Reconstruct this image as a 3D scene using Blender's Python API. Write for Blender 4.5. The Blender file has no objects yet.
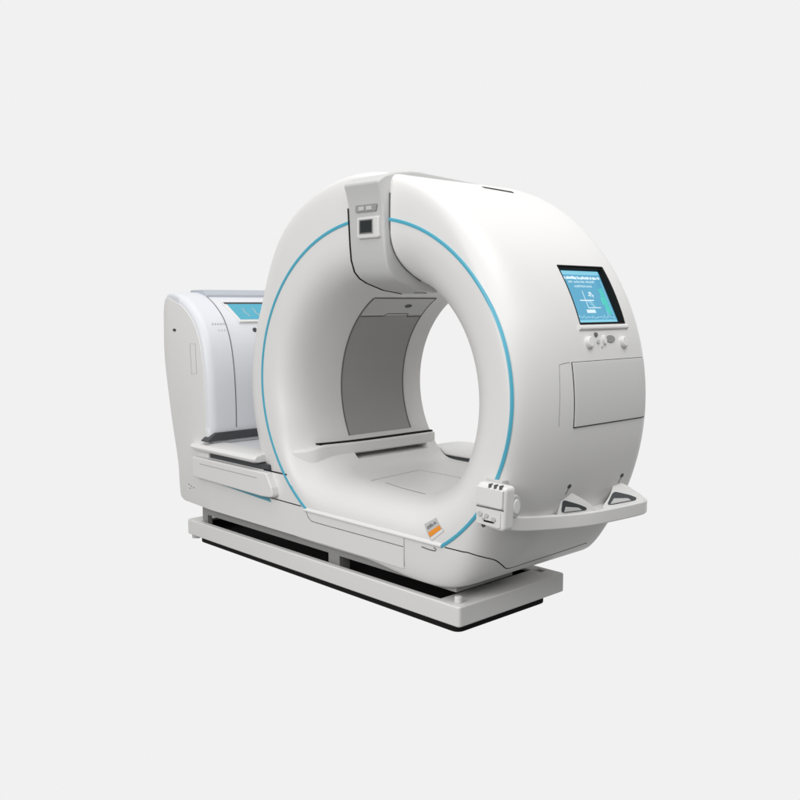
import bpy, bmesh, math, random
from math import sin, cos, pi, sqrt, radians
from mathutils import Vector, Matrix
from mathutils.bvhtree import BVHTree

S = bpy.context.scene
COL = S.collection
random.seed(4)

# ------------------------------------------------------------------ camera
cam = bpy.data.objects.new('camera', bpy.data.cameras.new('camera'))
COL.objects.link(cam)
S.camera = cam
cam.location = (2.965, -3.200, 1.632)
cam.rotation_euler = (radians(90 - 6.0448), 0, radians(46.6276))
cam.data.sensor_width = 36
cam.data.lens = 36 * 916 / 800
cam.data.clip_start = 0.05
cam.data.clip_end = 200

# ------------------------------------------------------------------ world light
# brightness by direction: an even pale backdrop behind the machine,
# unseen light shaped for its effect: bright above, dim below, darker round about
W = bpy.data.worlds.new('World')
S.world = W
W.use_nodes = True
nt = W.node_tree
nt.nodes.clear()
def wn(t, **k):
    n = nt.nodes.new(t)
    for a, b in k.items(): setattr(n, a, b)
    return n
def wmath(op, a, b=None, clamp=False):
    n = wn('ShaderNodeMath', operation=op, use_clamp=clamp)
    for i, v in enumerate((a, b)):
        if v is None: continue
        if isinstance(v, (int, float)): n.inputs[i].default_value = v
        else: nt.links.new(v, n.inputs[i])
    return n.outputs[0]
def wsmooth(x, lo, hi):
    n = wn('ShaderNodeMapRange', interpolation_type='SMOOTHSTEP')
    nt.links.new(x, n.inputs['Value'])
    n.inputs['From Min'].default_value = lo; n.inputs['From Max'].default_value = hi
    return n.outputs['Result']
BACKDROP = 0.8796
ABOVE_LIGHT = 0.85
SURROUND = 0.10
BELOW_LIGHT = 0.27
tc = wn('ShaderNodeTexCoord')
sep = wn('ShaderNodeSeparateXYZ'); nt.links.new(tc.outputs['Generated'], sep.inputs[0])
X, Y, Z = sep.outputs
fwd = wmath('ADD', wmath('MULTIPLY', X, -0.7266), wmath('MULTIPLY', Y, 0.687))
win = wmath('MULTIPLY', wsmooth(fwd, 0.35, 0.62), wsmooth(Z, -0.72, -0.55))
win = wmath('MULTIPLY', win, wsmooth(Z, 0.80, 0.62))
up = wsmooth(Z, 0.28, 0.90)
amb = wmath('ADD', wmath('MULTIPLY', up, ABOVE_LIGHT - SURROUND), SURROUND)
low = wsmooth(Z, -0.05, -0.35)
amb = wmath('ADD', wmath('MULTIPLY', amb, wmath('SUBTRACT', 1.0, low)), wmath('MULTIPLY', low, BELOW_LIGHT))
val = wmath('ADD', wmath('MULTIPLY', win, BACKDROP), wmath('MULTIPLY', amb, wmath('SUBTRACT', 1.0, win)))
bg = wn('ShaderNodeBackground'); out = wn('ShaderNodeOutputWorld')
comb = wn('ShaderNodeCombineXYZ')
for i in range(3): nt.links.new(val, comb.inputs[i])
nt.links.new(comb.outputs[0], bg.inputs['Color'])
bg.inputs['Strength'].default_value = 1.0
nt.links.new(bg.outputs[0], out.inputs[0])

def area(name, loc, target, size, power, color=(1, 1, 1)):
    l = bpy.data.lights.new(name, 'AREA'); l.shape = 'RECTANGLE'
    l.size, l.size_y = size; l.energy = power; l.color = color
    o = bpy.data.objects.new(name, l); COL.objects.link(o)
    o.location = loc
    o.rotation_euler = (Vector(target) - Vector(loc)).to_track_quat('-Z', 'Y').to_euler()
    return o
area('overhead_softbox', (-0.7, 0.2, 5.6), (-0.9, 0.4, 0.8), (4.5, 3.2), 36)
area('front_softbox', (-0.4, -6.2, 3.0), (-1.0, 0.0, 0.9), (4.6, 3.2), 246, (1, .993, .98))
area('corner_fill', (4.2, -3.6, 4.6), (-0.1, 0.3, 0.9), (2.6, 2.6), 50)  # unseen fill light added to brighten the ring's right front corner
area('side_fill', (2.7, 0.4, 5.2), (-0.2, 0.5, 1.0), (2.6, 3.0), 100)  # unseen light added from upper right to lift the ring's side

S.view_settings.view_transform = 'Standard'
S.view_settings.look = 'None'
S.view_settings.exposure = 0
S.view_settings.gamma = 1
S.render.engine = 'CYCLES'
S.cycles.max_bounces = 8
S.cycles.diffuse_bounces = 4

# ------------------------------------------------------------------ materials
def mat(name, col, rough=0.4, spec=0.5, metal=0.0, coat=0.0, grain=0.0, emit=None, estr=0.0):
    m = bpy.data.materials.new(name); m.use_nodes = True
    n = m.node_tree; b = n.nodes['Principled BSDF']
    b.inputs['Base Color'].default_value = (*col, 1)
    b.inputs['Roughness'].default_value = rough
    b.inputs['Specular IOR Level'].default_value = spec
    b.inputs['Metallic'].default_value = metal
    b.inputs['Coat Weight'].default_value = coat
    b.inputs['Coat Roughness'].default_value = 0.15
    if grain:
        t = n.nodes.new('ShaderNodeTexCoord')
        a = n.nodes.new('ShaderNodeTexNoise'); a.inputs['Scale'].default_value = 2.3; a.inputs['Detail'].default_value = 5
        n.links.new(t.outputs['Object'], a.inputs['Vector'])
        r = n.nodes.new('ShaderNodeMapRange')
        r.inputs['To Min'].default_value = rough - .06; r.inputs['To Max'].default_value = rough + .06
        n.links.new(a.outputs['Fac'], r.inputs['Value']); n.links.new(r.outputs[0], b.inputs['Roughness'])
        mx = n.nodes.new('ShaderNodeMixRGB'); mx.blend_type = 'MULTIPLY'
        cr = n.nodes.new('ShaderNodeMapRange'); cr.inputs['To Min'].default_value = 1 - grain; cr.inputs['To Max'].default_value = 1.0
        n.links.new(a.outputs['Fac'], cr.inputs['Value'])
        mx.inputs['Fac'].default_value = 1; mx.inputs['Color1'].default_value = (*col, 1)
        n.links.new(cr.outputs[0], mx.inputs['Color2']); n.links.new(mx.outputs[0], b.inputs['Base Color'])
        f = n.nodes.new('ShaderNodeTexNoise'); f.inputs['Scale'].default_value = 420
        n.links.new(t.outputs['Object'], f.inputs['Vector'])
        bp = n.nodes.new('ShaderNodeBump'); bp.inputs['Strength'].default_value = .03; bp.inputs['Distance'].default_value = .001
        n.links.new(f.outputs['Fac'], bp.inputs['Height']); n.links.new(bp.outputs[0], b.inputs['Normal'])
    if emit:
        b.inputs['Emission Color'].default_value = (*emit, 1); b.inputs['Emission Strength'].default_value = estr
    return m
M = dict(
    white=mat('white_shell_plastic', (.80, .795, .785), .40, .45, grain=.02),
    cool=mat('white_plastic_blue_reflection', (.775, .79, .825), .38, .45, grain=.02),  # bluish reflection put into the base colour
    liner=mat('grey_bore_liner', (.38, .375, .365), .5, .35, grain=.03),
    grey=mat('light_grey_plastic', (.58, .58, .575), .45, .4, grain=.02),
    mid=mat('mid_grey_metal', (.33, .33, .325), .5, .4, grain=.04),
    bluegrey=mat('blue_grey_plastic', (.50, .53, .58), .4, .4, grain=.02),
    panel=mat('access_panel_plastic', (.72, .72, .715), .42, .4, grain=.02),
    dark=mat('dark_grey_plastic', (.06, .065, .07), .45, .4),
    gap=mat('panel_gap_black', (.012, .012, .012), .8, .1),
    softgap=mat('panel_gap_grey', (.16, .16, .16), .8, .1),
    faintgap=mat('panel_gap_pale', (.42, .42, .42), .7, .1),
    black=mat('black_rubber', (.010, .010, .010), .75, .2),
    teal=mat('blue_stripe_paint', (.085, .43, .58), .35, .5),
    tealdark=mat('blue_recess_strip', (.10, .33, .42), .4, .5),
    chrome=mat('satin_metal', (.62, .62, .62), .3, .5, metal=.9),
    orange=mat('orange_label_ink', (.86, .30, .03), .5, .3),
    label=mat('grey_label_film', (.52, .52, .51), .4, .4),
    labelink=mat('dark_label_ink', (.13, .13, .14), .5, .3),
    screen=mat('lit_screen_blue', (.02, .05, .06), .15, .5, emit=(.105, .37, .56), estr=1.0),
    screenlow=mat('lit_screen_pale', (.02, .05, .06), .15, .5, emit=(.25, .62, .78), estr=1.0),
    ink=mat('lit_screen_white', (.05, .05, .05), .2, .4, emit=(.72, .88, .95), estr=1.0),
    inkfaint=mat('lit_screen_faint', (.05, .05, .05), .2, .4, emit=(.32, .62, .76), estr=1.0),
    green=mat('lit_screen_green', (.02, .05, .04), .2, .4, emit=(.09, .58, .52), estr=1.0),
    glass=mat('dark_display_glass', (.035, .04, .04), .12, .5),
)

# ------------------------------------------------------------------ mesh helpers
def link(name, verts, faces, m, parent=None, smooth=True, sharp=35, bevel=0, seg=3, subsurf=0):
    me = bpy.data.meshes.new(name)
    me.from_pydata([tuple(v) for v in verts], [], faces)
    bm = bmesh.new(); bm.from_mesh(me)
    bmesh.ops.recalc_face_normals(bm, faces=bm.faces)
    for e in bm.edges:
        if len(e.link_faces) == 2: e.smooth = e.calc_face_angle(0) < radians(sharp)
    for f in bm.faces: f.smooth = smooth
    bm.to_mesh(me); bm.free()
    me.materials.append(m)
    o = bpy.data.objects.new(name, me); COL.objects.link(o)
    if parent: o.parent = parent
    if bevel:
        b = o.modifiers.new('bevel', 'BEVEL'); b.width = bevel; b.segments = seg
        b.limit_method = 'ANGLE'; b.angle_limit = radians(32); b.harden_normals = False
        # with rounded edges every face may be shaded smooth
        for e in me.edges: e.use_edge_sharp = False
        w = o.modifiers.new('wn', 'WEIGHTED_NORMAL'); w.keep_sharp = True
    return o

class MB:
    def __init__(s): s.v = []; s.f = []
    def add(s, v, f):
        n = len(s.v); s.v += [Vector(p) for p in v]; s.f += [[i + n for i in q] for q in f]; return s
    def box(s, x0, x1, y0, y1, z0, z1, mtx=None):
        v = [Vector((x, y, z)) for x in (x0, x1) for y in (y0, y1) for z in (z0, z1)]
        if mtx: v = [mtx @ p for p in v]
        return s.add(v, [[0, 1, 3, 2], [4, 6, 7, 5], [0, 4, 5, 1], [2, 3, 7, 6], [0, 2, 6, 4], [1, 5, 7, 3]])
    def prism(s, poly, h0, h1, mp):
        """poly: 2-D points; mp(a, b, h) -> 3-D"""
        n = len(poly)
        v = [mp(a, b, h0) for a, b in poly] + [mp(a, b, h1) for a, b in poly]
        f = [list(range(n)), list(range(2 * n - 1, n - 1, -1))]
        f += [[i, i + n, (i + 1) % n + n, (i + 1) % n] for i in range(n)]
        return s.add(v, f)
    def cyl(s, mtx, r, h0, h1, n=28, r2=None, sx=1, sy=1):
        r2 = r if r2 is None else r2
        poly0 = [(cos(2 * pi * i / n), sin(2 * pi * i / n)) for i in range(n)]
        v = [mtx @ Vector((a * r * sx, b * r * sy, h0)) for a, b in poly0] + [mtx @ Vector((a * r2 * sx, b * r2 * sy, h1)) for a, b in poly0]
        f = [list(range(n)), list(range(2 * n - 1, n - 1, -1))]
        f += [[i, i + n, (i + 1) % n + n, (i + 1) % n] for i in range(n)]
        return s.add(v, f)
    def sweep(s, pts, ups, w, h, closed=False, lift=0.0):
        """ribbon of width w and thickness h following pts; ups = surface normals"""
        n = len(pts); rings = []
        for i in range(n):
            a = pts[i - 1] if (i or closed) else pts[i]; b = pts[(i + 1) % n] if (i < n - 1 or closed) else pts[i]
            t = (b - a).normalized(); u = ups[i].normalized(); sd = t.cross(u).normalized()
            c = pts[i] + u * lift
            rings.append([c - sd * w / 2 - u * h, c - sd * w / 2 + u * h * .6, c - sd * w * .25 + u * h, c + sd * w * .25 + u * h, c + sd * w / 2 + u * h * .6, c + sd * w / 2 - u * h])
        v = [p for r in rings for p in r]; f = []; k = 6
        for i in range(n if closed else n - 1):
            j = (i + 1) % n
            for q in range(k): f.append([i * k + q, i * k + (q + 1) % k, j * k + (q + 1) % k, j * k + q])
        if not closed: f += [list(range(k)), [(n - 1) * k + q for q in range(k - 1, -1, -1)]]
        return s.add(v, f)
    def make(s, name, m, parent=None, **k): return link(name, s.v, s.f, m, parent, **k)

def fillet(poly, r, n=6):
    """round the corners of a 2-D polygon; r may be a list"""
    out = []; N = len(poly)
    for i in range(N):
        p = Vector(poly[i]); a = Vector(poly[i - 1]); b = Vector(poly[(i + 1) % N])
        rr = r[i] if isinstance(r, (list, tuple)) else r
        da, db = (a - p), (b - p); la, lb = da.length, db.length
        if rr <= 0: out.append(tuple(p)); continue
        da /= la; db /= lb
        ang = da.angle(db); d = min(rr / math.tan(ang / 2), la * .49, lb * .49)
        p0, p1 = p + da * d, p + db * d
        for k in range(n + 1):
            t = k / n
            q = p0 * (1 - t) ** 2 + p * 2 * t * (1 - t) + p1 * t * t
            out.append((q.x, q.y))
    return out

def catmull(pts, n=8, closed=False):
    P = [Vector(p) for p in pts]; N = len(P); out = []
    for i in range(N if closed else N - 1):
        p1, p2 = P[i], P[(i + 1) % N]
        p0 = P[i - 1] if (i or closed) else p1 * 2 - p2
        p3 = P[(i + 2) % N] if (i + 2 < N or closed) else p2 * 2 - p1
        for k in range(n):
            t = k / n
            out.append(.5 * ((2 * p1) + (p2 - p0) * t + (2 * p0 - 5 * p1 + 4 * p2 - p3) * t * t + (3 * p1 - p0 - 3 * p2 + p3) * t ** 3))
    if not closed: out.append(P[-1])
    return out

# ------------------------------------------------------------------ the machine
ROOT = bpy.data.objects.new('medical_scanner', None)
COL.objects.link(ROOT)
ROOT.location = (0, 0, 0)
ROOT['label'] = 'white ring-shaped medical scanner with blue stripe and touchscreen, standing on a low grey base'
ROOT['category'] = 'medical scanner'

# ---- ring shell, as loops of one closed surface
XC, ZC, R, NZ, D = -.757, 1.122, 1.149, 1.039, 1.10
EX, EZ, ERX, ERZ = -.665, 1.174, .974, .893           # the blue line's ellipse
RB = .628                                              # bore radius
BED = .62                                             # height of the bed inside the bore
LIP = .432
def ZBf(c): return .238 - .034 * sstep(c, 0, .5)
def smin(a, b, p): return (a ** -p + b ** -p) ** (-1 / p)
def sstep(x, a, b):
    t = max(0, min(1, (x - a) / (b - a))); return t * t * (3 - 2 * t)
def loopA(t):
    c, s = cos(t), sin(t)
    k = smin(1, (ZC - ZBf(c)) / (R * NZ * -s), 26) if s < -.02 else 1
    return Vector((XC + R * c * k, ZC + R * NZ * s * k))
def loopB(t):
    c, s = cos(t), sin(t)
    k = smin(1, (EZ - LIP) / ((ERZ - .02) * -s), 30) if s < -.02 else 1
    return Vector((EX + (ERX - .02) * c * k, EZ + (ERZ - .02) * s * k))
def loopI(t):
    c, s = cos(t), sin(t)
    k = smin(1, (ZC - BED) / (RB * -s), 30) if s < -.02 else 1
    return Vector((XC + RB * c * k, ZC + RB * s * k))
NT = 240
ths = [2 * pi * i / NT for i in range(NT)]
def profile(t):
    A, B, I = loopA(t), loopB(t), loopI(t)
    c, s = cos(t), sin(t)
    wb = sstep(-s, .55, .85)
    a = .48 + (.62 - .48) * sstep(-c, -.7, .2)
    a = a + (.27 - a) * wb
    by = .182 + (.404 - .182) * (c * .5 + .5)
    by = by + (.06 - by) * wb
    pw = 1 + (-.55) * wb
    wl = sstep(-c, -.55, .1) * sstep(s, -.75, -.2)
    wt = sstep(s, .40, .92)
    a = a + (.52 - a) * wl
    by = by + (.10 - by) * wt
    pw = pw + (.42 - pw) * wt
    pi_ = 1 + (.59 - 1) * wl                       # fuller, squarer roll-over on the left and at the top
    pts = []
    n1 = 10
    for k in range(n1): pts.append((I, (D - .010) + (a - D + .010) * k / n1))
    n2 = 22
    for k in range(n2 + 1):
        f = pi / 2 * k / n2 if k < n2 else pi / 2 - 1e-9
        pts.append((I + (B - I) * (1 - abs(cos(f)) ** pi_), a * (1 - sin(f) ** pi_)))
    n3 = 20
    for k in range(1, n3 + 1):
        f = pi / 2 * k / n3
        pts.append((B + (A - B) * (sin(f) ** pw), by * (1 - cos(f) ** pw) if k < n3 else by))
    rb = .15 + (.05 - .15) * wb
    n4 = 8
    ctr = Vector((XC, ZC))
    for k in range(n4): pts.append((A, by + (D - rb - by) * (k + 1) / n4))
    for k in range(1, 9):
        f = pi / 2 * k / 8
        pts.append((A + (ctr - A).normalized() * rb * (1 - cos(f)), D - rb + rb * sin(f)))
    AA = pts[-1][0]
    II = I + (A - I).normalized() * .010
    for k in (1, 2, 3): pts.append((AA + (II - AA) * k / 4, D))
    for k in range(5):
        f = pi / 2 * k / 5
        pts.append((II + (I - II) * sin(f), D - .010 * (1 - cos(f))))
    return pts
prs = [profile(t) for t in ths]
NP = len(prs[0])
verts = [(p.x, y, p.y) for pr in prs for p, y in pr]
faces = []
for i in range(NT):
    j = (i + 1) % NT
    for k in range(NP):
        l = (k + 1) % NP
        faces.append([i * NP + k, i * NP + l, j * NP + l, j * NP + k])
bvh = BVHTree.FromPolygons(verts, faces)

def P(name, m, mb, parent=None, **k): return mb.make(name, m, parent or ROOT, **k)

def hitY(x, z):
    p, n, i, d = bvh.ray_cast(Vector((x, -1, z)), Vector((0, 1, 0))); return p, n
def hitR(deg, y):
    t = radians(deg); q = Vector((XC + 2 * cos(t), y, ZC + 2 * NZ * sin(t)))
    p, n, i, d = bvh.ray_cast(q, (Vector((XC, y, ZC)) - q).normalized()); return p, n
def hitB(deg, y):
    t = radians(deg)
    p, n, i, d = bvh.ray_cast(Vector((XC, y, ZC)), Vector((cos(t), 0, sin(t)))); return p, n
def outward(pn, ref):
    p, n = pn
    return (p, n if n.dot(ref) > 0 else -n)
def surfR(deg, y): return outward(hitR(deg, y), Vector((cos(radians(deg)), -.01, sin(radians(deg)))))
def surfB(deg, y): return outward(hitB(deg, y), Vector((-cos(radians(deg)), -.01, -sin(radians(deg)))))
def surfY(x, z): return outward(hitY(x, z), Vector((0, -1, 0)))
def patch(fn, us, vs, off, thick, mb=None):
    """a thin solid sheet laid on a curved surface; fn(u, v) -> point, normal"""
    mb = mb or MB(); nu, nv = len(us), len(vs)
    pn = [[fn(u, v) for v in vs] for u in us]
    top = [p + n * off for r in pn for p, n in r]; bot = [p + n * (off - thick) for r in pn for p, n in r]
    f = []; N = nu * nv
    for i in range(nu - 1):
        for j in range(nv - 1):
            a, b, c, d = i * nv + j, i * nv + j + 1, (i + 1) * nv + j + 1, (i + 1) * nv + j
            f.append([a, b, c, d]); f.append([a + N, d + N, c + N, b + N])
    rim = [i * nv for i in range(nu)] + [(nu - 1) * nv + j for j in range(1, nv)] + [i * nv + nv - 1 for i in range(nu - 2, -1, -1)] + [j for j in range(nv - 2, 0, -1)]
    for a, b in zip(rim, rim[1:] + rim[:1]): f.append([a, b, b + N, a + N])
    return mb.add(top + bot, f)
def lin(a, b, n): return [a + (b - a) * i / (n - 1) for i in range(n)]
def ribbon(fn, uv, w, h, mb=None, lift=0.0, closed=False):
    pn = [fn(u, v) for u, v in uv]
    return (mb or MB()).sweep([p for p, n in pn], [n for p, n in pn], w, h, closed, lift)

# ---- recesses cut into the shell: the screen well and the shelf recess in the bore
t0, t1, y0, y1 = radians(20.0), radians(35.6), .500, .885
pa = Vector((XC + R * cos(t0), 0, ZC + R * NZ * sin(t0))); pb = Vector((XC + R * cos(t1), 0, ZC + R * NZ * sin(t1)))
sv = (pb - pa).normalized(); su = Vector((0, 1, 0)); sn = su.cross(sv).normalized()
SH = (pb - pa).length; SW = y1 - y0
sc = pa + su * y0
SCR = Matrix(((su.x, sv.x, sn.x, sc.x), (su.y, sv.y, sn.y, sc.y), (su.z, sv.z, sn.z, sc.z), (0, 0, 0, 1)))
cut1 = MB().box(0, SW, 0, SH, -.034, .1, SCR).make('cut', M['dark'])
cut2 = MB().box(-1.375, -1.12, .40, 1.02, .688, .785).make('cut', M['dark'])
shell = link('gantry_shell', verts, faces, M['white'], ROOT)
for c in (cut1, cut2):
    b = shell.modifiers.new('cut', 'BOOLEAN'); b.object = c; b.operation = 'DIFFERENCE'; b.solver = 'EXACT'
bpy.context.view_layer.update()
me = bpy.data.meshes.new_from_object(shell.evaluated_get(bpy.context.evaluated_depsgraph_get()))
shell.modifiers.clear(); shell.data = me
for c in (cut1, cut2): bpy.data.objects.remove(c)
bm = bmesh.new(); bm.from_mesh(me)
for e in bm.edges:
    if len(e.link_faces) == 2: e.smooth = e.calc_face_angle(0) < radians(40)
for f in bm.faces: f.smooth = True
bm.to_mesh(me); bm.free()
me.materials.clear(); me.materials.append(M['white'])

# ---- blue accent line round the front
uv = []
for i in range(0, 221):
    t = radians(-56.3 + (292.6) * i / 220)
    x, z = EX + ERX * cos(t), EZ + ERZ * sin(t)
    if z > LIP - .012: uv.append((x, z))
def surfS(x, z):
    p, n = surfY(x, z)
    if x < -1.1 and z < .72: p = Vector((p.x, p.y + (min(p.y, -.001) - p.y) * sstep(-z, -.70, -.62), p.z))
    return p, n
P('accent_stripe', M['teal'], ribbon(surfS, uv, .017, .0045, lift=.001), shell)
# seam that runs from the end of the blue line round the lower corner
seam = [(-.10, 0, .431), (-.03, 0, .432), (.02, .006, .431), (.051, .018, .429), (.09, .07, .41), (.113, .132, .385), (.106, .194, .346), (.088, .24, .320), (.075, .30, .308), (.079, .448, .311), (.084, .677, .316), (.094, .92, .324)]
cs = catmull(seam, 8)
pts, nn = [], []
for c in cs:
    p, n, i, d = bvh.find_nearest(c); n = n if n.dot(p - Vector((-.4, .5, .8))) > 0 else -n
    pts.append(p); nn.append(n)
P('panel_seam', M['gap'], MB().sweep(pts, nn, .0055, .0012), shell)

# ---- grey liner of the bore with its dark joints, and the hatch in its roof
liner = P('bore_liner', M['liner'], patch(surfB, lin(136.5, 208.5, 40), lin(.415, .925, 14), .003, .006))
patchR = patch(surfB, lin(43.5, -30, 40), lin(.415, .925, 14), .003, .006); P('bore_liner', M['liner'], patchR)
for y in (.410, .932):
    P('liner_joint', M['softgap'], ribbon(surfB, [(a, y) for a in lin(121, 208.5, 50)], .008, .0042), liner)
hatch = P('ceiling_hatch', M['grey'], patch(surfB, lin(121, 136.0, 10), lin(.415, .925, 10), .004, .007))
mb = MB()
step = [(136.6, .42), (136.6, .60), (134.6, .625), (134.6, .80), (137.2, .81), (137.2, .925)]
ribbon(surfB, [(a + (c - a) * k / 6, b + (d - b) * k / 6) for (a, b), (c, d) in zip(step, step[1:]) for k in range(6)] + [step[-1]], .007, .0055, mb)
ribbon(surfB, [(120.6, y) for y in lin(.415, .93, 8)], .006, .005, mb)
P('hatch_joint', M['softgap'], mb, hatch)
p, n = surfB(128, .75)
mt = Matrix.Translation(p) @ n.to_track_quat('Z', 'Y').to_matrix().to_4x4()
P('sensor_window', M['dark'], MB().cyl(mt, .022, 0, .007, sx=1.3, sy=.7), hatch)

# ---- shelf along the bore wall
def wallx(y, z=.752):
    return bvh.ray_cast(Vector((XC, y, z)), Vector((-1, 0, 0)))[0].x
ys = lin(.035, 1.06, 40)
front = [(wallx(y, .752 - .05 * (1 - sstep(y, .05, .30))) - .014 + .038 * sstep(y, .03, .13), y) for y in ys]
vv = []
for a, y in front:
    zb = .716 - .072 * (1 - sstep(y, .10, .44)); zt = .788 - .030 * (1 - sstep(y, .04, .20))
    vv += [Vector((a, y, zt)), Vector((a, y, zb)), Vector((-1.47, y, zb)), Vector((-1.47, y, zt))]
e_ = front[-1][0]
vv += [Vector((e_ - .015, 1.112, .785)), Vector((e_ - .015, 1.112, .716)), Vector((-1.47, 1.112, .716)), Vector((-1.47, 1.112, .785))]
N = len(vv) // 4; ff = [[i * 4 + k, i * 4 + (k + 1) % 4, i * 4 + 4 + (k + 1) % 4, i * 4 + 4 + k] for i in range(N - 1) for k in range(4)] + [[3, 2, 1, 0], [N * 4 - 4, N * 4 - 3, N * 4 - 2, N * 4 - 1]]
shelf = P('bore_shelf', M['white'], MB().add(vv, ff), bevel=.016, seg=5)
poly2 = [(a - .013, b + .006) for a, b in front if b > .15] + [(front[-1][0] - .03, 1.10), (-1.46, 1.10), (-1.46, .16)]
P('shelf_joint', M['gap'], MB().prism(poly2, .770, .7945, lambda a, b, h: Vector((a, b, h))), shelf)

# ---- bed inside the bore: joints of the removable panel, pad at the far end
bedm = MB()
def flat(pts, w=.004, z=.6206, mb=bedm):
    q = catmull([(x, y, z) for x, y in pts], 6); mb.sweep(q, [Vector((0, 0, 1))] * len(q), w, .0012)
flat([(-.905, .23), (-.925, .40), (-.948, .60), (-.955, .66)])
flat([(-.955, .66), (-.80, .668), (-.60, .66)])
bed = P('bed_panel_joint', M['faintgap'], bedm)
q = [(-.80, .25), (-.66, .225), (-.5, .21), (-.44, .205)]
mb = MB(); cq = catmull([(x, y, 0) for x, y in q], 6); pn = [outward(tuple(bvh.ray_cast(Vector((v.x, v.y, .9)), Vector((0, 0, -1)))[:2]), Vector((0, 0, 1))) for v in cq]
mb.sweep([p for p, n in pn], [n for p, n in pn], .004, .0012); P('bed_panel_joint', M['softgap'], mb)
pl = fillet([(-1.36, 1.115), (-.50, 1.115), (-.50, 1.46), (-1.36, 1.46)], .13, 8)
pad = P('table_pad', M['white'], MB().prism(pl, .632, .678, lambda a, b, h: Vector((a, b, h))), bevel=.018, seg=4)
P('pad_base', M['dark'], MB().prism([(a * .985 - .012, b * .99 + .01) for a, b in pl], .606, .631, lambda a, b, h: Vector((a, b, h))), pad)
P('pad_bracket', M['mid'], MB().box(-1.15, -.68, 1.05, 1.35, .56, .6055), pad)

# ---- hood over the top of the ring with its small display
hp = [(1.0, 2.262), (.685, 2.290), (.45, 2.301), (.30, 2.308), (.217, 2.312), (.144, 2.309), (.05, 2.296), (-.03, 2.272), (-.066, 2.250), (-.080, 2.238), (-.062, 2.19), (-.046, 2.125), (-.040, 2.03), (-.034, 1.93), (-.026, 1.855),
      (-.004, 1.795), (.03, 1.762), (.08, 1.738), (.2, 1.702), (.34, 1.683)]
inner = [(.385, 1.70), (.40, 1.80), (.22, 1.88), (.13, 2.0), (.13, 2.2), (.4, 2.24), (1.0, 2.2)]
hood = P('top_hood', M['grey'], MB().prism(hp + inner, -.770, -.500, lambda a, b, h: Vector((h, a, b))), bevel=.012, seg=4)
hood['label'] = 'light grey hood strap wrapped over the top of the ring'
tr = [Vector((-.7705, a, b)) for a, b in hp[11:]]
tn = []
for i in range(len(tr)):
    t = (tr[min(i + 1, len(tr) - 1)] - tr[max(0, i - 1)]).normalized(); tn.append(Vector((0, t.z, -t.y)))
P('edge_shadow', M['gap'], MB().sweep(tr, tn, .0075, .003), hood)  # dark ribbon standing in for the shadow along the hood's left edge
# thin joint where the right cheek of the hood meets the ring
pts, ups = [], []
for a, b in hp[10:19]:
    o = bvh.find_nearest(Vector((-.4975, a, b)))
    pts.append(Vector((-.4965, o[0].y, o[0].z))); n_ = o[1] if o[1].dot(Vector((0, a - .3, b - 2.05))) > 0 else -o[1]; ups.append(n_)
P('hood_joint', M['softgap'], MB().sweep(pts, ups, .007, .004), hood)
def yz(y): return lambda a, b, h: Vector((a, y - h, b))
P('display_bezel', M['panel'], MB().prism(fillet([(-.692, 1.962), (-.524, 1.962), (-.524, 2.072), (-.692, 2.072)], .012, 4), -.01, .022, yz(-.034)), hood, bevel=.008)
P('display_frame', M['chrome'], MB().prism([(-.668, 1.985), (-.560, 1.985), (-.560, 2.058), (-.668, 2.058)], .0, .004, yz(-.056)), hood, bevel=.0015, seg=2)
P('display_glass', M['glass'], MB().prism([(-.656, 1.992), (-.570, 1.992), (-.570, 2.051), (-.656, 2.051)], .0, .0015, yz(-.060)), hood)
P('button_slot', M['mid'], MB().prism(fillet([(-.705, 2.096), (-.548, 2.096), (-.533, 2.134), (-.705, 2.134)], .008, 3), -.01, .010, yz(-.043)), hood, bevel=.004)
for a in (-.675, -.615): P('push_button', M['grey'], MB().prism([(a, 2.103), (a + .042, 2.103), (a + .042, 2.124), (a, 2.124)], -.005, .008, yz(-.052)), hood, bevel=.004)
mt = Matrix.Translation((-.585, .305, 1.687)) @ Matrix.Rotation(pi, 4, 'X')
P('sensor_bead', M['mid'], MB().cyl(mt, .03, -.01, .006, sx=1.5, sy=.8), hood, bevel=.003)

# ---- touchscreen set in the right-hand side of the ring
ts = MB(); dpt = -.033
for b in ((0, SW, 0, .010), (0, SW, SH - .012, SH), ): ts.box(b[0] + .0006 * (b[0] == 0), b[1] - .0006 * (b[1] == SW), b[2] + .0006 * (b[2] == 0), b[3] - .0006 * (b[3] == SH), dpt, -.004, SCR)
for k in range(10):
    va, vb = .010 + (SH - .022) * k / 10, .010 + (SH - .022) * (k + 1) / 10
    tp = .0106 * (1 - (((va + vb) / 2 - SH / 2) / (SH / 2)) ** 2) - .0012
    ts.box(.0006, .006, va, vb, dpt, tp, SCR); ts.box(SW - .010, SW - .0006, va, vb, dpt, tp, SCR)
touch = P('touchscreen', M['dark'], MB().box(.006, SW - .010, .010, SH - .012, dpt, dpt + .006, SCR))
P('bezel', M['black'], ts, touch)
mb = MB()
e0, e1 = 20.0, 35.6
for uv_ in ([(a, y0) for a in lin(e0, e1, 14)], [(a, y1) for a in lin(e0, e1, 14)], [(e0, y) for y in lin(y0, y1, 8)], [(e1, y) for y in lin(y0, y1, 8)]): ribbon(surfR, uv_, .007, .0022, mb)
P('bezel_rim', M['black'], mb, touch)
Z0 = dpt + .006
u0, u1, v0, v1 = .0065, SW - .0105, .0105, SH - .0125
def q(mb, a, b, c, d, lv):                      # rectangle in screen fractions
    U = u1 - u0; V = v1 - v0
    mb.box(u0 + a * U, u0 + b * U, v0 + c * V, v0 + d * V, Z0 + .0006 * (lv - 1), Z0 + .0006 * lv, SCR)
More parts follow.
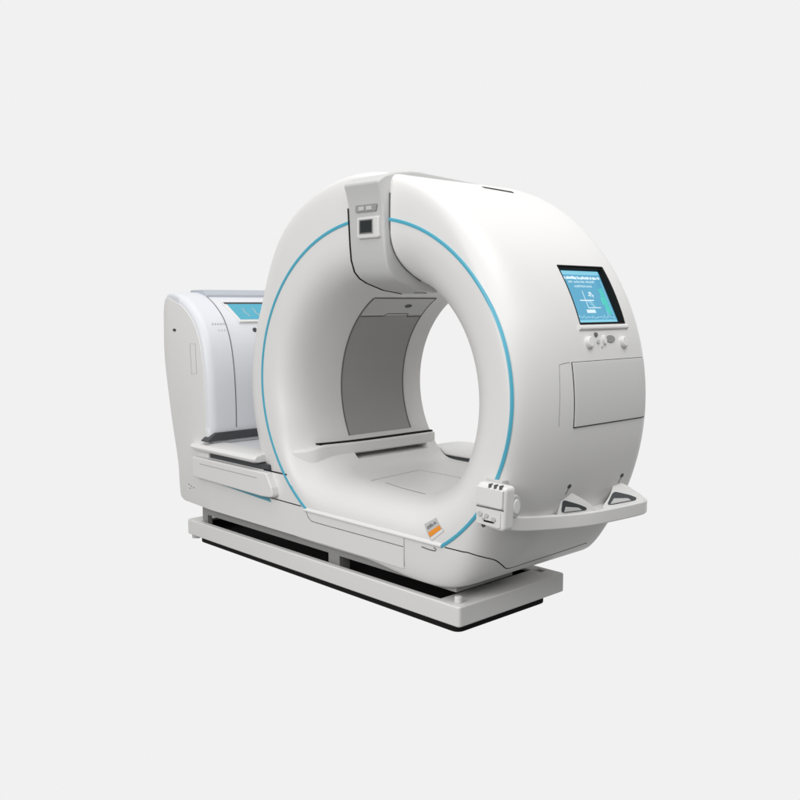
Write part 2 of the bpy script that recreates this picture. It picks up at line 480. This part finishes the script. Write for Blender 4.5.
def ln(mb, pts, w, lv):
    U = u1 - u0; V = v1 - v0
    P3 = [SCR @ Vector((u0 + a * U, v0 + b * V, Z0 + .0006 * lv)) for a, b in pts]
    mb.sweep(P3, [sn] * len(P3), w, .0003)
mb = MB(); q(mb, 0, 1, 0, 1, 1); P('display', M['screen'], mb, touch)
for b_ in ((.0, .075), (.93, 1)):
    mb = MB(); q(mb, 0.02, .98, *b_, 2); P('screen_bar', M['screenlow'], mb, touch)
rr = random.Random(7)
mb = MB(); u = .06
while u < .95:                                   # bold heading, broken into word-like pieces
    w = rr.uniform(.02, .07); q(mb, u, min(u + w, .96), .842 + rr.uniform(-.004, .008), .842 + rr.uniform(.03, .058), 3); u += w + rr.choice([.004, .006, .02])
def words(mb, x, v, h, ws):
    for w in ws:
        e = x + w
        while x < e - .006:
            c = rr.uniform(.010, .016); t = rr.random()
            q(mb, x, x + .005, v, v + h * rr.choice([.7, .7, 1]), 3)
            if t > .3: q(mb, x, x + c, v + (h * .58 if t > .65 else 0), v + (h * .72 if t > .65 else h * .14), 4)
            x += c + .006
        x += .03
words(mb, .20, .775, .04, (.09, .24, .20)); words(mb, .30, .690, .04, (.40,))
ln(mb, [(.43, .62), (.43, .30)], .004, 3); ln(mb, [(.30, .50 - .06), (.62, .44)], .006, 3); ln(mb, [(.43, .30), (.72, .30)], .004, 3)
q(mb, .36, .56, .205, .265, 3)
for a, b in ((.56, .53), (.60, .56), (.63, .52), (.58, .58)): ln(mb, [(a - .03, b), (a + .03, b + .01)], .004, 3); ln(mb, [(a, b - .03), (a + .01, b + .03)], .003, 5)
P('screen_text', M['ink'], mb, touch)
mb = MB()
for k in range(5): ln(mb, [(.46 + .02 * k, .42 - .025 * k), (.56 + .012 * k, .42 - .025 * k)], .004, 3)
wave = [(.10 + .86 * i / 40, .10 + .09 * abs(rr.gauss(0, .5)) * (1.6 if i in (2, 7, 29, 34) else .5)) for i in range(41)]
ln(mb, wave, .004, 3); ln(mb, [(.955, .09), (.955, .80)], .003, 3); ln(mb, [(.02, .09), (.02, .90)], .004, 3)
P('screen_trace', M['inkfaint'], mb, touch)
mb = MB()
ln(mb, [(.86 + .05 * sin(i * 2.3), .66 - .012 * i) for i in range(40)], .005, 3)
ln(mb, [(.90 + .04 * sin(i * 1.7 + 1), .68 - .012 * i) for i in range(44)], .005, 4)
q(mb, .80, .93, .36, .50, 2); q(mb, .84, .93, .22, .34, 2)
P('screen_graph', M['green'], mb, touch)
P('screen_sill', M['white'], ribbon(surfR, [(19.0, y) for y in lin(.478, .895, 12)], .020, .011, lift=.001), touch)

def disc(deg, y, r, h, m, name, parent, sx=1, sy=1, base=-.01, bevel=.006):
    p, n = surfR(deg, y)
    z = Vector((0, 0, 1)); xa = Vector((0, 1, 0)); za = n; ya = za.cross(xa).normalized(); xa = ya.cross(za)
    mt = Matrix(((xa.x, ya.x, za.x, p.x), (xa.y, ya.y, za.y, p.y), (xa.z, ya.z, za.z, p.z), (0, 0, 0, 1)))
    return P(name, m, MB().cyl(mt, r, base, h, sx=sx, sy=sy, r2=r * .92), parent, bevel=bevel, seg=3)
for y, d in ((.535, 15.5), (.828, 15.2)): disc(d, y, .030, .020, M['white'], 'control_knob', ROOT, sx=.95)
disc(16.1, .722, .040, .004, M['mid'], 'status_window', ROOT, sx=1.05, sy=.52, bevel=.0015)
disc(17.3, .604, .011, .008, M['softgap'], 'key_button', ROOT, sx=1.2, sy=1.1, bevel=.003)
disc(15.6, .612, .013, .006, M['grey'], 'key_button', ROOT, bevel=.003)
disc(15.9, .665, .020, .012, M['white'], 'key_button', ROOT, sx=.75, sy=1.25, bevel=.004)
disc(14.3, .640, .008, .004, M['grey'], 'key_button', ROOT, bevel=.002)

# ---- access panel under the controls, dark joint round it and the pale flap edge beside it
panel = P('access_panel', M['panel'], patch(surfR, lin(-3.75, 11.0, 16), lin(.372, .990, 20), .0075, .012), bevel=.0025, seg=2)
P('panel_joint', M['gap'], patch(surfR, lin(-4.0, 11.15, 16), lin(.368, .994, 20), .0018, .006), panel)
P('flap_edge', M['faintgap'], ribbon(surfR, [(11.15, .355), (11.0, .31), (10.8, .278), (8, .272), (4, .267), (0, .262), (-3.2, .262)], .0045, .0012), panel)
# dark finger slot on the crown of the ring
P('finger_slot', M['gap'], ribbon(surfR, [(71.2 - 1.9 * i / 10, .585 + .20 * i / 10) for i in range(11)], .030, .0035))

# ---- bumper rail round the lower right corner, on two gussets
path = catmull([(.215, -.01, .652), (.25, .055, .640), (.275, .165, .621), (.318, .373, .603), (.365, .52, .600), (.392, .64, .600), (.412, .812, .600), (.420, .94, .600), (.412, .995, .600), (.388, 1.040, .600), (.345, 1.078, .600)], 8)
rail = MB(); n = len(path); rings = []
for i, c in enumerate(path):
    a = path[max(0, i - 1)]; b = path[min(n - 1, i + 1)]; t = (b - a); t.z = 0; t.normalize()
    o = Vector((t.y, -t.x, 0)); th = .036
    if o.x + .4 * o.y < 0: o = -o
    rings.append([c + Vector((0, 0, -.070)), c, c - o * th, c - o * th + Vector((0, 0, -.070))])
vv = [p for r in rings for p in r]
ff = [[i * 4 + q_, i * 4 + (q_ + 1) % 4, (i + 1) * 4 + (q_ + 1) % 4, (i + 1) * 4 + q_] for i in range(n - 1) for q_ in range(4)] + [[3, 2, 1, 0], [(n - 1) * 4 + q_ for q_ in range(4)]]
bumper = P('bumper_rail', M['white'], rail.add(vv, ff), bevel=.013, seg=4)
# shelf plate between the rail and the ring
sh = MB(); L = []
for c in path[18:66]:
    p, nrm = surfR(math.degrees(math.atan2((c.z - .03 - ZC) / NZ, c.x - XC)), min(c.y - .03, 1.03))
    L.append((c + Vector((-.03, 0, -.012)), Vector((p.x - .03, c.y - .02, c.z - .012))))
vv = []; ff = []
for a, b in L: vv += [a, b, b - Vector((0, 0, .03)), a - Vector((0, 0, .03))]
for i in range(len(L) - 1):
    for q_ in range(4): ff.append([i * 4 + q_, i * 4 + (q_ + 1) % 4, i * 4 + 4 + (q_ + 1) % 4, i * 4 + 4 + q_])
ff += [[0, 1, 2, 3], [len(vv) - 1, len(vv) - 2, len(vv) - 3, len(vv) - 4]]
P('rail_shelf', M['white'], sh.add(vv, ff), bumper)
def gusset(ap, q1, q2, root):
    ap, q1, q2, root = (Vector(v) for v in (ap, q1, q2, root))
    nn = (q1 - ap).cross(q2 - ap).normalized()
    if nn.z < 0: nn = -nn
    mid = lambda a, b, t: a + (b - a) * t
    outl = catmull([ap, mid(ap, q1, .5), q1, mid(q1, q2, .5), q2, mid(ap, q2, .55) + (Vector((0, .03, 0)) - nn * nn.y * .03)], 5, closed=True)
    dn = Vector((-.03, 0, -.07))
    N = len(outl); f = [list(range(N)), list(range(2 * N - 1, N - 1, -1))] + [[i, i + N, (i + 1) % N + N, (i + 1) % N] for i in range(N)]
    g = P('gusset', M['white'], MB().add(outl + [p + dn for p in outl], f), bumper, bevel=.005, seg=2)
    bc = lambda a, b, c: ap * a + q1 * b + q2 * c
    hole = [bc(.60, .36, .04), bc(.07, .88, .05), bc(.06, .20, .74), bc(.16, .11, .73), bc(.32, .16, .52)]
    hole = [Vector(v) for v in fillet3(hole)]
    N = len(hole); f = [list(range(N)), list(range(2 * N - 1, N - 1, -1))] + [[i, i + N, (i + 1) % N + N, (i + 1) % N] for i in range(N)]
    P('gusset_slot', M['dark'], MB().add([p + nn * .003 for p in hole] + [p - nn * .01 for p in hole], f), bumper)
    h2 = [bc(.30, .56, .14), bc(.09, .79, .12), bc(.08, .30, .62), bc(.20, .30, .50)]
    N = 4; f = [list(range(N)), list(range(2 * N - 1, N - 1, -1))] + [[i, i + N, (i + 1) % N + N, (i + 1) % N] for i in range(N)]
    P('slot_insert', M['grey'], MB().add([p + nn * .006 for p in h2] + [p - nn * .004 for p in h2], f), bumper, bevel=.002, seg=2)
def fillet3(poly, n=4):
    out = []; N = len(poly)
    for i in range(N):
        p, a, b = poly[i], poly[i - 1], poly[(i + 1) % N]
        p0, p1 = p + (a - p) * .22, p + (b - p) * .22
        for k in range(n + 1):
            t = k / n; out.append(p0 * (1 - t) ** 2 + p * 2 * t * (1 - t) + p1 * t * t)
    return out
gusset((.300, .415, .722), (.312, .372, .603), (.372, .590, .603), (.27, .41, .56))
gusset((.300, .885, .700), (.372, .660, .603), (.412, .985, .603), (.27, .88, .56))
for d, y in ((-18.6, .425), (-18.9, .885)):
    disc(d, y, .013, .0015, M['dark'], 'anchor_hole', bumper, sx=1.2, bevel=0)
    P('anchor_slot', M['mid'], ribbon(surfR, [(d - .5, y - .002), (d - 1.2, y - .006), (d - 2.0, y - .012)], .010, .002), bumper)

# ---- strapped control box at the start of the rail
box = P('control_box', M['white'], MB().prism(fillet([(.150, .600), (.322, .592), (.334, .800), (.158, .806)], .022, 6), -.018, .055, yz(.0)), bevel=.016, seg=4)
P('box_lid', M['white'], MB().prism(fillet([(.158, .702), (.318, .697), (.322, .788), (.163, .792)], .010, 4), 0, .012, yz(-.0545)), box, bevel=.006)
P('lid_joint', M['softgap'], MB().box(.156, .320, -.0570, -.05, .690, .6955), box)
for x in (.238, .270, .302): P('lid_clip', M['softgap'], MB().box(x, x + .0065, -.0675, -.040, .789, .808), box, bevel=.002, seg=2)
P('box_keypad', M['white'], MB().prism(fillet([(.158, .612), (.304, .606), (.306, .686), (.160, .688)], .012, 4), 0, .006, yz(-.0545)), box, bevel=.004)
for x, z, r in ((.185, .660, .014), (.225, .657, .012), (.268, .646, .013), (.205, .640, .008)):
    P('keypad_button', M['grey'], MB().cyl(Matrix.Translation((x, -.060, z)) @ Matrix.Rotation(pi / 2, 4, 'X'), r, -.004, .007, n=20), box, bevel=.003)
P('card_slot', M['gap'], MB().box(.208, .268, -.0622, -.055, .626, .634), box)
P('lock_dot', M['dark'], MB().cyl(Matrix.Translation((.200, -.054, .606)) @ Matrix.Rotation(pi / 2, 4, 'X'), .010, -.004, .004, n=16), box)
dial = P('side_dial', M['grey'], MB().cyl(Matrix.Translation((.300, .030, .700)) @ Matrix.Rotation(pi / 2, 4, 'Y'), .036, -.08, .026, n=36, r2=.037, sx=1.5), box, bevel=.008)
P('dial_rim', M['white'], MB().cyl(Matrix.Translation((.300, .030, .700)) @ Matrix.Rotation(pi / 2, 4, 'Y'), .024, .01, .031, n=32, r2=.024, sx=1.5), box, bevel=.006)
P('box_bracket', M['grey'], MB().box(.17, .27, -.01, .055, .78, .818), box, bevel=.006)

# ---- rating label on the lower lip of the ring
cn = [Vector((-.262, .516)), Vector((-.186, .562)), Vector((-.104, .512)), Vector((-.190, .444))]
def lab(u, v):
    b = cn[3] * (1 - u) + cn[2] * u; t = cn[0] * (1 - u) + cn[1] * u; p = b * (1 - v) + t * v
    return surfY(p.x, p.y)
def lab2(u, v): return lab(u, v)
sticker = P('rating_label', M['label'], patch(lab, lin(0, 1, 8), lin(0, 1, 8), .0012, .002))
P('label_band', M['orange'], patch(lab, lin(.06, .94, 8), lin(.22, .48, 5), .0022, .0012), sticker)
P('label_margin', M['white'], patch(lab, lin(.04, .96, 8), lin(.03, .19, 5), .0020, .0012), sticker)
mb = MB(); u = .12
while u < .86:
    w = rr.uniform(.03, .08); b = .66 + rr.uniform(-.05, .03); patch(lab, lin(u, u + w, 2), lin(b, b + rr.uniform(.08, .2), 2), .0022, .0012, mb); u += w + .035
P('label_print', M['labelink'], mb, sticker)

# ---- lower skirt and left body
sk = [(-2.262, .262), (-.392, .262), (-.392, .4245), (-1.243, .4300), (-1.262, .452), (-1.33, .522), (-1.402, .614), (-2.262, .614)]
skirt = P('lower_skirt', M['white'], MB().prism(sk, -.95, .003, yz(0)))
lp = [(-.004, .424), (-.012, .428), (-.013, .436), (.006, .452), (.05, .458), (.05, .424)]
P('bright_lip', M['white'], MB().prism(lp, -1.232, -.120, lambda a, b, h: Vector((h, a, b))), skirt, bevel=.002, seg=2)
def fl(pts, w=.004, y=-.0032, m='softgap', name='skirt_joint', par=None):
    q_ = [Vector((x, y, z)) for x, z in pts]; P(name, M[m], MB().sweep(q_, [Vector((0, -1, 0))] * len(q_), w, .0012), par or skirt)
fl([(-1.212, .424), (-1.195, .394), (-1.165, .377), (-1.1, .375), (-.394, .377)])
fl([(-.3905, .424), (-.3905, .275)], y=-.0005, m='faintgap')
fl([(-.262, .402), (-.205, .398), (-.165, .400), (-.158, .408), (-.175, .416)], y=-.0005, w=.006, m='softgap', name='latch_outline')
fl([(-1.60, .452), (-1.262, .449)], w=.006, m='gap')
fl([(-1.635, .6165), (-1.400, .6165)], w=.008, m='gap')
# drawer with its chamfered end, blue recess strip under it
dr = fillet([(-2.395, .474), (-1.60, .462), (-1.478, .470), (-1.490, .530), (-1.545, .612), (-2.395, .612)], [.012, .02, .03, .02, .012, .012], 4)
drawer = P('side_drawer', M['white'], MB().prism(dr, -.02, .052, yz(0)), bevel=.022, seg=5)
P('drawer_groove', M['faintgap'], MB().sweep([Vector((-2.30, -.0522, .5735)), Vector((-1.64, -.0522, .5705))], [Vector((0, -1, 0))] * 2, .0045, .0012), drawer)
P('recess_strip', M['tealdark'], MB().prism([(-2.22, .470), (-1.585, .456), (-1.560, .426), (-1.68, .431), (-2.12, .454)], -.01, .006, yz(0)), drawer)
# table deck and rounded guide rail in front of the console
deck = P('table_deck', M['cool'], MB().box(-2.36, -1.47, .128, 1.0, .616, .700), bevel=.003, seg=2)
P('deck_joint', M['gap'], MB().box(-2.33, -1.60, .112, .127, .64, .7025), deck)
gr = [(-.030, .652), (-.052, .662), (-.058, .678), (-.040, .698), (.0, .707), (.110, .709), (.110, .650)]
mbx = MB(); xs = [(-2.46, .25), (-2.447, .6), (-2.42, .85), (-2.37, 1.0), (-1.70, 1.0), (-1.665, .82)]
ctr = Vector((.05, .68)); vv = []; ff = []
for x, k in xs: vv += [Vector((x, ctr.x + (a - ctr.x) * (k * .5 + .5), ctr.y + (b - ctr.y) * k)) for a, b in gr]
m_ = len(gr)
for i in range(len(xs) - 1):
    for k in range(m_): ff.append([i * m_ + k, i * m_ + (k + 1) % m_, (i + 1) * m_ + (k + 1) % m_, (i + 1) * m_ + k])
ff += [list(range(m_)), [(len(xs) - 1) * m_ + k for k in range(m_ - 1, -1, -1)]]
P('guide_rail', M['white'], mbx.add(vv, ff), bevel=.007, seg=3)
P('rail_gap_shade', M['dark'], MB().box(-2.25, -1.585, .0, .125, .6145, .6505))  # dark block standing in for shade in the gap under the rail

# ---- console at the left end
ol = catmull([(-2.600, .272, 0), (-2.645, .30, 0), (-2.662, .40, 0), (-2.675, .545, 0), (-2.742, .82, 0), (-2.797, 1.096, 0), (-2.828, 1.305, 0), (-2.834, 1.48, 0), (-2.826, 1.60, 0), (-2.800, 1.672, 0), (-2.745, 1.704, 0),
              (-2.66, 1.697, 0), (-2.57, 1.668, 0), (-2.46, 1.602, 0), (-2.365, 1.510, 0), (-2.300, 1.380, 0), (-2.265, 1.22, 0), (-2.250, 1.05, 0), (-2.246, .90, 0), (-2.246, .80, 0)], 6)
ol = [(v.x, v.y) for v in ol]
full = ol + [(-2.262, .74), (-2.262, .50), (-2.262, .262)]
def rounded_slab(poly, yf, yb, rfn, k=7):
    N = len(poly); nrm = []
    for i in range(N):
        a = Vector(poly[i - 1]); b = Vector(poly[(i + 1) % N]); t = (b - a).normalized(); nrm.append(Vector((-t.y, t.x)))
    area_ = sum(poly[i][0] * poly[(i + 1) % N][1] - poly[(i + 1) % N][0] * poly[i][1] for i in range(N))
    if area_ > 0: nrm = [-v for v in nrm]
    vv = []; ff = []
    for j in range(k + 1):
        f = pi / 2 * (1 - j / k)
        for p, n_ in zip(poly, nrm):
            r = rfn(*p); q_ = Vector(p) - n_ * r * (1 - cos(f)); vv.append(Vector((q_.x, yf + r * (1 - sin(f)), q_.y)))
    for p in poly: vv.append(Vector((p[0], yb, p[1])))
    for j in range(k + 1):
        for i in range(N): ff.append([j * N + i, j * N + (i + 1) % N, (j + 1) * N + (i + 1) % N, (j + 1) * N + i])
    ff += [list(range(N)), [(k + 1) * N + i for i in range(N - 1, -1, -1)]]
    return MB().add(vv, ff)
def rad(x, z):
    return .055 if x > -2.6 or z > 1.5 else .03
def inset(poly, dfn):
    N = len(poly); o_ = []
    for i in range(N):
        t = (Vector(poly[min(i + 1, N - 1)]) - Vector(poly[max(i - 1, 0)])).normalized()
        q_ = Vector(poly[i]) + Vector((t.y, -t.x)) * dfn(*poly[i]); o_.append((q_.x, q_.y))
    return o_
side_ol = inset(ol, lambda x, z: 0 if x < -2.6 and z < 1.2 else (.048 if x > -2.5 else .012 + .036 * sstep(x, -2.83, -2.66)) if x > -2.5 or z > 1.5 else .012 * sstep(z, 1.2, 1.5))
side = P('console_side', M['white'], rounded_slab(side_ol + [(-2.262, .74), (-2.262, .50), (-2.262, .262)], -.003, .60, lambda x, z: .004 if z > .77 and x > -2.6 else (.012 if x < -2.5 else .0004), k=3))
mt = Matrix.Translation((-2.667, -.003, 1.448)) @ Matrix.Rotation(pi / 2, 4, 'X')
P('key_lock', M['dark'], MB().cyl(mt, .014, -.004, .003, n=16, sx=1.5, sy=.7), side)
lt = [Vector((x, -.0032, z)) for x, z in ((-2.470, 1.362), (-2.400, 1.362), (-2.392, 1.165), (-2.455, 1.155))]
P('latch_outline', M['faintgap'], MB().sweep(lt, [Vector((0, -1, 0))] * 4, .0045, .0010, closed=True), side)
mb = MB()
for x, z in ((-2.53, .392), (-2.50, .385), (-2.515, .367), (-2.47, .378)): mb.box(x, x + .010, -.0042, -.002, z, z + .007)
P('engraved_mark', M['softgap'], mb, side)
barrel = [p for p in ol if p[1] > .74]
console = P('console_body', M['cool'], rounded_slab(barrel + [(-2.246, .702), (-2.70, .702)], .0005, 1.0, lambda x, z: .055 if x > -2.6 else .03))
top = [p for p in ol if p[1] > .80 and not (p[0] < -2.74)]
mb = MB(); pts = [Vector((a, .205, b)) for a, b in top]
ups = []
for i in range(len(pts)):
    t = (pts[min(i + 1, len(pts) - 1)] - pts[max(i - 1, 0)]).normalized(); ups.append(Vector((-t.z, 0, t.x)) if Vector((-t.z, 0, t.x)).dot(Vector((1, 0, 1))) > 0 else Vector((t.z, 0, -t.x)))
P('console_seam', M['softgap'], mb.sweep(pts, ups, .0065, .0022), console)
P('console_lid', M['bluegrey'], MB().prism(fillet([(-2.81, 1.66), (-2.585, 1.655), (-2.575, 1.690), (-2.63, 1.724), (-2.79, 1.722)], .012, 4), -1.0, -.20, yz(0)), console, bevel=.02, seg=4)
c0 = Vector((-2.492, 0, 1.628)); c1 = Vector((-2.352, 0, 1.492)); cd = (c1 - c0); cn_ = Vector((-cd.z, 0, cd.x)).normalized()
if cn_.x < 0: cn_ = -cn_
def con(ya, yb_, yc, yd, a, b, lo, hi):
    P0 = [c0 + cd * a + Vector((0, ya, 0)), c0 + cd * a + Vector((0, yb_, 0)), c0 + cd * b + Vector((0, yd, 0)), c0 + cd * b + Vector((0, yc, 0))]
    return MB().add([p + cn_ * hi for p in P0] + [p + cn_ * lo for p in P0], [[0, 1, 2, 3], [7, 6, 5, 4], [0, 4, 5, 1], [1, 5, 6, 2], [2, 6, 7, 3], [3, 7, 4, 0]])
cdisp = P('console_display', M['white'], con(.255, .95, .310, .90, 0, 1, -.03, .020), bevel=.004, seg=2)
P('display_shade', M['dark'], con(.262, .94, .270, .93, .05, .13, 0, .0225), cdisp)
P('display_glass', M['teal'], con(.285, .92, .325, .885, .13, .90, 0, .0215), cdisp)
for a in (.385, .470):
    q_ = [c0 + cd * t + Vector((0, a + d, 0)) + cn_ * .0217 for t, d in ((.35, 0), (.45, .012), (.55, .006), (.65, .022), (.75, .03))]
    P('display_mark', M['label'], MB().sweep(q_, [cn_] * 5, .006, .0006), cdisp)
mt = Matrix.Translation((-2.328, .42, 1.447)) @ Vector((.93, 0, .37)).to_track_quat('Z', 'Y').to_matrix().to_4x4()
P('camera_dot', M['dark'], MB().cyl(mt, .016, -.02, .008, n=20), console, bevel=.003)
for row, (ya, z) in enumerate(((.10, 1.492), (.135, 1.448))):
    mb = MB()
    for k in range(5 - row):
        x = -2.354 if row == 0 else -2.333
        y_ = ya + .022 * k; mt = Matrix.Translation((x, y_, z)) @ Vector((.9, 0, .43)).to_track_quat('Z', 'Y').to_matrix().to_4x4()
        mb.box(-.004, .004, -.006, .006, -.01, .006, mt)
    P('console_lettering', M['grey'], mb, console)
P('base_strip', M['dark'], MB().prism([(-.035, .722), (-.030, .730), (.035, .778), (1.0, .778), (1.0, .722)], -2.31, -2.226, lambda a, b, h: Vector((h, a, b))), console, bevel=.006, seg=3)

# ---- base: pedestal, tray of rails, rubber plinth
ped = MB().box(-2.47, -.08, .065, .50, .192, .2615).box(-2.47, -2.405, .065, .10, .06, .192).box(-1.095, -.995, .065, .14, .06, .192)
P('pedestal', M['mid'], ped)
RZ0, RZ1 = .043, .147
mb = MB().prism(fillet([(-2.57, 0), (0, 0), (0, .855), (-2.57, .855)], .022, 5), RZ0, RZ1, lambda a, b, h: Vector((a, b, h)))
base = P('base_tray', M['white'], mb)
cut = MB().box(-2.455, -.170, .040, .76, .07, .3).box(-.150, -.105, .775, .815, .10, .3).make('cut', M['dark'])
b = base.modifiers.new('cut', 'BOOLEAN'); b.object = cut; b.solver = 'EXACT'
bpy.context.view_layer.update()
me2 = bpy.data.meshes.new_from_object(base.evaluated_get(bpy.context.evaluated_depsgraph_get())); base.modifiers.clear(); base.data = me2; bpy.data.objects.remove(cut)
me2.materials.clear(); me2.materials.append(M['white'])
for f in me2.polygons: f.use_smooth = True
bv = base.modifiers.new('bevel', 'BEVEL'); bv.width = .010; bv.segments = 4; bv.limit_method = 'ANGLE'; bv.angle_limit = radians(40)
base.modifiers.new('wn', 'WEIGHTED_NORMAL')
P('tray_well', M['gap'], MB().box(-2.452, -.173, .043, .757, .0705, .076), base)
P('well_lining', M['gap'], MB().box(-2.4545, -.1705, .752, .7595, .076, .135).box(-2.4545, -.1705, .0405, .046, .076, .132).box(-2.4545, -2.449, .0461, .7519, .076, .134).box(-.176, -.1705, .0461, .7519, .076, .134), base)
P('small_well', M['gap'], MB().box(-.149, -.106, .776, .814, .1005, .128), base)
P('base_knob', M['white'], MB().cyl(Matrix.Translation((-.060, .058, .146)), .020, 0, .034, n=24), base, bevel=.007, seg=4)
P('rubber_plinth', M['black'], MB().prism(fillet([(-2.47, .035), (-.035, .03), (-.03, .735), (-2.47, .735)], .05, 6), 0, .0435, lambda a, b, h: Vector((a, b, h))), base, bevel=.006)
P('levelling_foot', M['grey'], MB().cyl(Matrix.Translation((-2.515, .04, 0)), .03, .018, .044, n=20), base)
